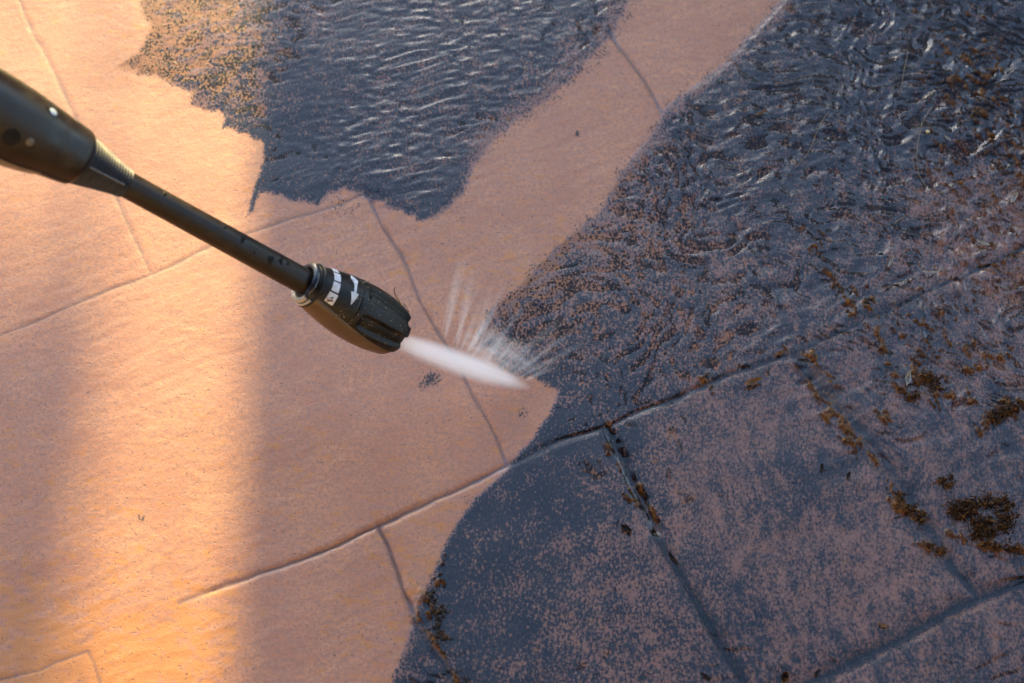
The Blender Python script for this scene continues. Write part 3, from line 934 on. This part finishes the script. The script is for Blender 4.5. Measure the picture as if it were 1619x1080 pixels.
def stem(name, pl, r, mat, label, cat, lift=.0006):
    P = []
    for i in range(len(pl) - 1):
        for s in range(6):
            u = s / 6
            P.append((pl[i][0] * (1 - u) + pl[i + 1][0] * u, pl[i][1] * (1 - u) + pl[i + 1][1] * u))
    P.append(pl[-1])
    Q = []
    for i in range(len(P)):
        a = P[max(0, i - 4):i + 5]
        Q.append((sum(p[0] for p in a) / len(a), sum(p[1] for p in a) / len(a)))
    W3 = [at(x, y) for x, y in Q]
    W3 = [(p[0], p[1], gz(p[0], p[1]) + lift) for p in W3]
    bm = bmesh.new(); tube(bm, W3, r, r * .6)
    tag(bm_obj(name, bm, mat, W3[0]), label, cat)


stem('dry_grass', [(1478, 168), (1462, 182), (1452, 215), (1447, 255), (1452, 282), (1470, 303)], .00038, M_STRAW, 'long pale curved grass stem lying in the water by the pink rippled patch', 'grass stem')
stem('dry_grass', [(1438, 72), (1430, 105), (1425, 140), (1419, 162)], .0003, M_STRAW, 'short brownish straight grass stem in the dark water above the long curved one', 'grass stem')
stem('dry_grass', [(1316, 172), (1293, 200), (1285, 232), (1270, 255), (1248, 275)], .0003, M_STRAW, 'thin brown bent grass stem left of the long curved one', 'grass stem')
stem('dry_grass', [(1412, 358), (1420, 348), (1436, 342)], .0004, M_STRAW, 'tiny hooked grass stem just below the pink rippled patch edge', 'grass stem')


def leaf(name, x, y, ln, wd, ang, curl, mat, label, cat, lift=.0010, n=12, m=7):
    """a small curled blade with thickness; ln, wd in m; ang = heading on the ground in degrees"""
    c = at(x, y); z = gz(c[0], c[1]) + lift
    bm = bmesh.new(); a = math.radians(ang)
    grid = []
    for i in range(n + 1):
        u = i / n * 2 - 1; row = []
        half = wd / 2 * max(.04, (1 - abs(u) ** 2.2)) * (1 + .15 * math.sin(5 * u + x))
        for j in range(m):
            v = j / (m - 1) * 2 - 1
            px_, py_ = u * ln / 2, v * half + .12 * wd * math.sin(2.2 * u)
            pz = curl * (v * v * wd * .5 + u * u * ln * .18) + .04 * wd * math.sin(7 * u + 3 * v)
            row.append(bm.verts.new((c[0] + px_ * math.cos(a) - py_ * math.sin(a), c[1] + px_ * math.sin(a) + py_ * math.cos(a), z + pz)))
        grid.append(row)
    for i in range(n):
        for j in range(m - 1): bm.faces.new((grid[i][j], grid[i + 1][j], grid[i + 1][j + 1], grid[i][j + 1]))
    bmesh.ops.solidify(bm, geom=bm.faces[:], thickness=.0002)
    return tag(bm_obj(name, bm, mat, (c[0], c[1], z)), label, cat)


leaf('dead_leaf', 1190, 607, .0118, .0040, 14, 1.0, M_LEAF, 'tan curled leaf scrap lying just below the diagonal joint', 'leaf', .0012)
leaf('dead_leaf', 1232, 562, .0062, .0026, 8, 1.0, M_LEAF, 'small pale brown leaf scrap sitting in the joint crossing', 'leaf')
leaf('petal', 1434, 604, .0112, .0036, 68, 1.4, M_PETAL, 'white curved petal standing in the water beside brown flecks', 'petal', .0012)
leaf('petal', 1601, 318, .0105, .0032, 52, 1.2, M_PETAL, 'pale petal at the far right edge by the pink rippled patch', 'petal')
leaf('petal', 1553, 388, .0090, .0026, -30, 1.0, M_PETAL, 'slim whitish petal among ripples below the pink patch', 'petal')
leaf('petal', 1574, 110, .0075, .0030, 60, .9, M_LEAF, 'small tan petal in the dark rippled water near the top right corner', 'petal')
leaf('petal', 1541, 182, .0110, .0016, -62, .8, M_STRAW, 'narrow straw coloured petal right of the long curved stem', 'petal')
leaf('petal', 1497, 222, .0062, .0018, -55, .8, M_PETAL, 'short pale sliver beside the round yellow seed', 'petal')
leaf('petal', 1407, 418, .0100, .0022, 60, 1.2, M_PETAL, 'silvery sliver standing in the ripples above the brown flecks', 'petal')
leaf('petal', 1469, 434, .0100, .0020, -8, 1.0, M_PETAL, 'flat lying silvery sliver right of the upright one', 'petal')
leaf('dead_leaf', 1203, 182, .0085, .0020, 25, 1.2, M_LEAF, 'olive curled leaf scrap in the dark film near the washed strip', 'leaf')
leaf('dead_leaf', 1396, 990, .0075, .0020, -24, .8, M_LEAF, 'brown narrow leaf scrap on the wet slab above the lower flooded joint', 'leaf')
leaf('dead_leaf', 1241, 1072, .0066, .0046, 60, .5, M_HUMUS, 'brown squarish leaf scrap at the bottom edge in the joint', 'leaf')
leaf('rotten_flake', 990, 838, .0085, .0040, -48, .5, M_DARK, 'black pointed flake by the water filled joint', 'flake')
leaf('rotten_flake', 1064, 884, .0100, .0020, -58, .5, M_DARK, 'thin black flake stuck along the water filled joint', 'flake')
leaf('rotten_flake', 1292, 1065, .0050, .0026, 40, .5, M_DARK, 'small black flake at the end of the lower flooded joint', 'flake')
leaf('rotten_flake', 1116, 1070, .0080, .0018, -35, .5, M_DARK, 'thin black flake at the bottom edge left of the squarish scrap', 'flake')
leaf('rotten_flake', 1299, 742, .0062, .0022, 80, .5, M_DARK, 'black flake on the smooth dark pool, left of the two', 'flake')
leaf('rotten_flake', 1341, 754, .0052, .0024, 60, .5, M_DARK, 'black flake on the pale wet slab right of the dark pool', 'flake')
bm = bmesh.new(); p = at(1466, 211)
bmesh.ops.create_icosphere(bm, subdivisions=2, radius=.0015, matrix=Matrix.Translation((p[0], p[1], gz(p[0], p[1]) + .0012)) @ Matrix.Diagonal((1, .8, .8, 1)))
tag(bm_obj('seed', bm, plastic('yellow seed', (.52, .44, .24), .4), (p[0], p[1], gz(p[0], p[1]))), 'tiny round yellow seed right of the long curved stem', 'seed')


def moss(name, centres, nfib, label, seed, mat=M_HUMUS, ln=.006, rr=.00022):
    """a tangle of rotting fibres and crumbs"""
    rnd = random.Random(seed); bm = bmesh.new()
    c0 = at(centres[0][0], centres[0][1])
    for i in range(nfib):
        x, y, rx, ry = rnd.choice(centres)
        g = rnd.gauss
        p = at(x + g(0, .5) * rx, y + g(0, .5) * ry)
        z = gz(p[0], p[1]); h = rnd.random() ** 2 * .004
        if rnd.random() < .45:
            r = rnd.uniform(.0004, .0012)
            bmesh.ops.create_icosphere(bm, subdivisions=1, radius=r, matrix=Matrix.Translation((p[0], p[1], z + h * .6)) @ Matrix.Rotation(rnd.random() * 6, 4, 'Z') @ Matrix.Diagonal((1.5, .8, .7, 1)))
        else:
            a = rnd.random() * 6.28; l = ln * rnd.uniform(.3, 1.1); b = rnd.uniform(-1.5, 1.5)
            P = []
            q = Vector((p[0], p[1], z + h))
            for s in range(6):
                P.append(q.copy()); q += Vector((math.cos(a), math.sin(a), rnd.uniform(-.25, .25))) * l / 5; a += b / 5
                q.z = max(q.z, z + .0003)
            tube(bm, P, rr * rnd.uniform(.7, 1.6), rr * .5, 5)
    return tag(bm_obj(name, bm, mat, (c0[0], c0[1], gz(c0[0], c0[1]))), label, 'moss clump')


moss('moss_clump', [(1536, 802, 14, 12), (1560, 795, 20, 12), (1588, 805, 18, 20), (1588, 830, 18, 16), (1520, 815, 16, 8), (1550, 828, 20, 10), (1560, 842, 16, 10), (1512, 805, 14, 14)], 900, 'largest brown ring shaped moss clump on the wet slab at right', 1)
moss('moss_clump', [(1545, 848, 14, 6), (1570, 863, 20, 5), (1600, 870, 20, 4)], 170, 'thin brown streak of moss just under the ring shaped clump', 2)
moss('moss_clump', [(1492, 762, 12, 8), (1500, 768, 8, 8)], 70, 'small brown moss tuft above left of the ring shaped clump', 3)
moss('moss_clump', [(1422, 790, 8, 10), (1437, 806, 16, 5), (1456, 820, 6, 8)], 150, 'brown moss tuft along the flooded joint left of the ring shaped clump', 4)
moss('moss_clump', [(1470, 864, 12, 5), (1488, 872, 8, 5)], 80, 'little moss tuft beside the flooded joint, below left of the ring shaped clump', 5)
moss('moss_clump', [(1585, 655, 18, 6), (1600, 647, 16, 8), (1570, 665, 14, 4)], 160, 'flat brown moss clump at the right edge above the ring shaped clump', 6)
moss('moss_clump', [(1478, 612, 14, 10), (1466, 598, 10, 8), (1440, 630, 8, 4)], 130, 'brown moss clump right beside the white curved petal', 7)
moss('moss_clump', [(682, 945, 10, 18), (695, 970, 12, 16), (692, 1000, 8, 24)], 150, 'blackish moss clump at the washed edge beside the deep joint', 8, M_DARK, .0035)

# scraps stuck to the nozzle head
def on_head(name, pl, r, mat, label, cat):
    W3 = [TIP + lp(L, t, head_r(L, t) + h) for L, t, h in pl]
    bm = bmesh.new(); tube(bm, W3, r, r * .4)
    tag(bm_obj(name, bm, mat, W3[0]), label, cat)


on_head('dry_grass', [(.0120, -66, .0004), (.0145, -72, .0010), (.0175, -76, .0016), (.0205, -78, .0030), (.0222, -78, .0052), (.0222, -77, .0068)], .00062, M_LEAF, 'brown grass blade sticking up from the nozzle head', 'grass blade')
on_head('straw_scrap', [(.0035, -70, .0004), (.0055, -78, .0010), (.0085, -84, .0010), (.0060, -86, .0016), (.0040, -80, .0008)], .00028, M_STRAW, 'curly bit of straw on the front rim of the nozzle head', 'straw')

# ---------------------------------------------------------------- unseen wall and gate added to shade the paving (beyond the top of the picture)
def box_into(bm, x0, x1, y0, y1, z0, z1, bev=.004):
    r = bmesh.ops.create_cube(bm, size=1, matrix=Matrix.Translation(((x0 + x1) / 2, (y0 + y1) / 2, (z0 + z1) / 2)) @ Matrix.Diagonal((x1 - x0, y1 - y0, z1 - z0, 1)))
    es = {e for v in r['verts'] for e in v.link_edges}
    if bev: bmesh.ops.bevel(bm, geom=list(es), offset=bev, segments=2, affect='EDGES')


m, N, B = new_mat('rendered garden wall')
g = N.new('ShaderNodeTexCoord').outputs['Object']
N.put(B.inputs['Base Color'], N.mix(N.ramp(N.noise(g, 8, 5), .35, .7), (.36, .31, .26), (.27, .23, .19)))
B.inputs['Roughness'].default_value = .9
N.put(B.inputs['Normal'], N.bump(N.noise(g, 90, 4), .003, .6))
M_WALL = m
WYL = 3.0
xe = -.1756 - .0197 * (WYL - .05)
wall = empty('garden_wall', (xe + 2, WYL, 0))  # added out of view; its end sets the edge of the sunlit band
tag(wall, 'low rendered garden wall standing beyond the wet paving', 'garden wall')
bm = bmesh.new(); box_into(bm, -2.0, 2.0, 0, .18, -.01, 1.10, .006)
me = bpy.data.meshes.new('wall_body'); bm.to_mesh(me); bm.free(); me.materials.append(M_WALL)
o = bpy.data.objects.new('wall_body', me); COL.objects.link(o); o.parent = wall
bm = bmesh.new(); box_into(bm, -2.0, 2.03, -.03, .21, 1.103, 1.16, .008)
me = bpy.data.meshes.new('coping'); bm.to_mesh(me); bm.free(); me.materials.append(plastic('coping stone', (.30, .27, .23), .8, .3, (.22, .2, .17), 20))
o = bpy.data.objects.new('coping', me); COL.objects.link(o); o.parent = wall

GYL = 4.8
gx = at(108, 600)[0] - .0197 * (GYL + .02)
gate = empty('garden_gate', (gx, GYL, 0))  # added out of view; rail and stile shaped for the left shade band
tag(gate, 'wooden garden gate standing ajar far behind the paving', 'garden gate')
M_WOOD = plastic('grey gate wood', (.13, .10, .075), .7, .3, (.09, .07, .05), 25, .001)
def gpart(name, dims):
    bm = bmesh.new(); box_into(bm, *dims, .003)
    me = bpy.data.meshes.new(name); bm.to_mesh(me); bm.free(); me.materials.append(M_WOOD)
    o = bpy.data.objects.new(name, me); COL.objects.link(o); o.parent = gate
gpart('stile', (-.004, .006, -.02, .02, 0, 2.0))
gpart('stile', (-.90, -.84, -.02, .02, 0, 2.0))
gpart('rail', (-.84, .020, -.045, -.022, 1.530, 1.655))
gpart('rail', (-.84, .018, -.045, -.022, .25, .33))

# unseen tree added beyond the wall: its crown breaks up what the ripples mirror
def leafy_tree():
    root = empty('tree', (3.4, 4.2, 0))
    tag(root, 'broad dark green garden tree leaning over the rendered wall', 'tree')
    bm = bmesh.new()
    tube(bm, [(0, 0, -.05), (-.02, .02, .8), (-.12, 0, 1.6), (-.35, -.05, 2.3), (-.8, -.05, 2.9), (-1.4, 0, 3.4)], .11, .03, 12)
    for e in ((.9, .2, 3.4), (.2, .4, 3.9), (-1.2, -.3, 3.9), (-2.2, .2, 3.5), (.4, -.4, 3.2), (-2.9, 0, 3.3)):
        tube(bm, [(-.3, -.04, 2.2), (-.3 + e[0] * .4, e[1] * .4, 2.7), e], .05, .012, 8)
    me = bpy.data.meshes.new('trunk'); bmesh.ops.recalc_face_normals(bm, faces=bm.faces); bm.to_mesh(me); bm.free(); me.materials.append(plastic('bark', (.09, .065, .045), .9, .2, (.05, .037, .027), 30, .002))
    o = bpy.data.objects.new('trunk', me); COL.objects.link(o); o.parent = root
    rnd = np.random.RandomState(5)
    nc = 420
    d = rnd.normal(size=(nc, 3)); d /= np.linalg.norm(d, axis=1)[:, None]
    cen = d * (rnd.rand(nc, 1) ** .4) * np.array([1.9, .75, 1.0]) + np.array([-1.0, 0, 3.45])
    cen[:, 2] += .22 * np.sin(cen[:, 0] * 3.1)
    per = 34
    P = np.repeat(cen, per, 0) + rnd.normal(size=(nc * per, 3)) * .12
    a = rnd.normal(size=P.shape); a /= np.linalg.norm(a, axis=1)[:, None]
    b = np.cross(a, rnd.normal(size=P.shape)); b /= np.linalg.norm(b, axis=1)[:, None]
    ln = rnd.uniform(.035, .06, (len(P), 1))
    V = np.stack([P - a * ln, P + b * ln * .45, P + a * ln, P - b * ln * .45], 1).reshape(-1, 3)
    Fc = np.arange(len(V)).reshape(-1, 4)
    m, N, B = new_mat('dark tree leaves')
    g = N.new('ShaderNodeTexCoord').outputs['Object']
    N.put(B.inputs['Base Color'], N.mix(N.ramp(N.noise(g, 3, 3), .35, .65), (.030, .050, .014), (.055, .075, .022)))
    B.inputs['Roughness'].default_value = .55
    mesh_obj('crown', V, Fc, m, root, smooth=False)


leafy_tree()

# unseen plank roof and wall, added to shut out sky overhead and behind
added_porch = empty('porch', (0, -2.8, 0))
tag(added_porch, 'wooden porch with plank ceiling and plastered wall behind the photographer', 'porch')
M_PLANK = plastic('brown planks', (.10, .056, .030), .6, .3, (.07, .04, .022), 6, .001)
M_PLAST = plastic('cream plaster', (.50, .38, .26), .9, .2, (.42, .32, .22), 9, .002)


def ppart(name, mat, *boxes):
    bm = bmesh.new()
    for b in boxes: box_into(bm, *b)
    me = bpy.data.meshes.new(name); bm.to_mesh(me); bm.free(); me.materials.append(mat)
    o = bpy.data.objects.new(name, me); COL.objects.link(o); o.parent = added_porch


ppart('ceiling', M_PLANK, *[(-3.5, 3.5, k * .16, k * .16 + .155, 2.60, 2.64) for k in range(20)])
ppart('front_beam', M_PLANK, (-3.6, 3.6, 3.21, 3.33, 2.50, 2.72))
ppart('post', M_PLANK, (-3.4, -3.28, 3.21, 3.33, -.01, 2.497))
ppart('post', M_PLANK, (3.28, 3.4, 3.21, 3.33, -.01, 2.497))
ppart('wall', M_PLAST, (-3.6, 3.6, -.25, -.01, -.01, 2.9))

# unseen clipped foliage between wall and tree, added to darken ripple reflections
def added_hedge():
    rnd = np.random.RandomState(9)
    root = empty('hedge', (1.75, 3.95, 0))
    tag(root, 'tall clipped dark hedge right behind the rendered wall', 'hedge')
    n = 26000
    P = np.stack([rnd.uniform(-1.78, 1.8, n), rnd.uniform(-.3, .3, n), rnd.rand(n) ** .7 * 2.15 + .05], 1)
    P[:, 2] += .12 * np.sin(P[:, 0] * 7) * (P[:, 2] > 1.9)
    a = rnd.normal(size=P.shape); a /= np.linalg.norm(a, axis=1)[:, None]
    b = np.cross(a, rnd.normal(size=P.shape)); b /= np.linalg.norm(b, axis=1)[:, None]
    ln = rnd.uniform(.03, .055, (n, 1))
    V = np.stack([P - a * ln, P + b * ln * .5, P + a * ln, P - b * ln * .5], 1).reshape(-1, 3)
    mesh_obj('foliage', V, np.arange(len(V)).reshape(-1, 4), bpy.data.materials['dark tree leaves'], root, smooth=False)
    bm = bmesh.new()
    for k in range(9): tube(bm, [(-1.6 + k * .4, 0, -.03), (-1.58 + k * .4, .03, 1.0), (-1.62 + k * .4, 0, 1.9)], .02, .006, 8)
    me = bpy.data.meshes.new('stems'); bm.to_mesh(me); bm.free(); me.materials.append(bpy.data.materials['bark'])
    o = bpy.data.objects.new('stems', me); COL.objects.link(o); o.parent = root


added_hedge()

# the pressure hose leaves the rear of the handle
E0 = np.array(TIP) - AX * .422
HP = [E0, E0 - AX * .05, E0 - AX * .12 + np.array([-.02, -.03, 0]), (-.66, -.16, .42), (-.78, -.42, .22), (-.84, -.75, .05), (-1.0, -1.0, .012), (-1.5, -1.15, .012), (-2.2, -1.1, .012)]
Q = []
for k in range(len(HP) - 1):
    a, b, c, d = (np.array(HP[min(max(k + o, 0), len(HP) - 1)], float) for o in (-1, 0, 1, 2))
    for i in range(10):
        t = i / 10
        Q.append(.5 * (2 * b + (c - a) * t + (2 * a - 5 * b + 4 * c - d) * t * t + (3 * b - a - 3 * c + d) * t ** 3))
bm = bmesh.new(); tube(bm, [q - np.array(TIP) for q in Q], .0085, .0085, 16)
me = bpy.data.meshes.new('hose'); bmesh.ops.recalc_face_normals(bm, faces=bm.faces); bm.to_mesh(me); bm.free(); me.materials.append(M_SLEEVE)
me.polygons.foreach_set('use_smooth', np.ones(len(me.polygons), bool))
o = bpy.data.objects.new('hose', me); COL.objects.link(o); o.parent = LROOT
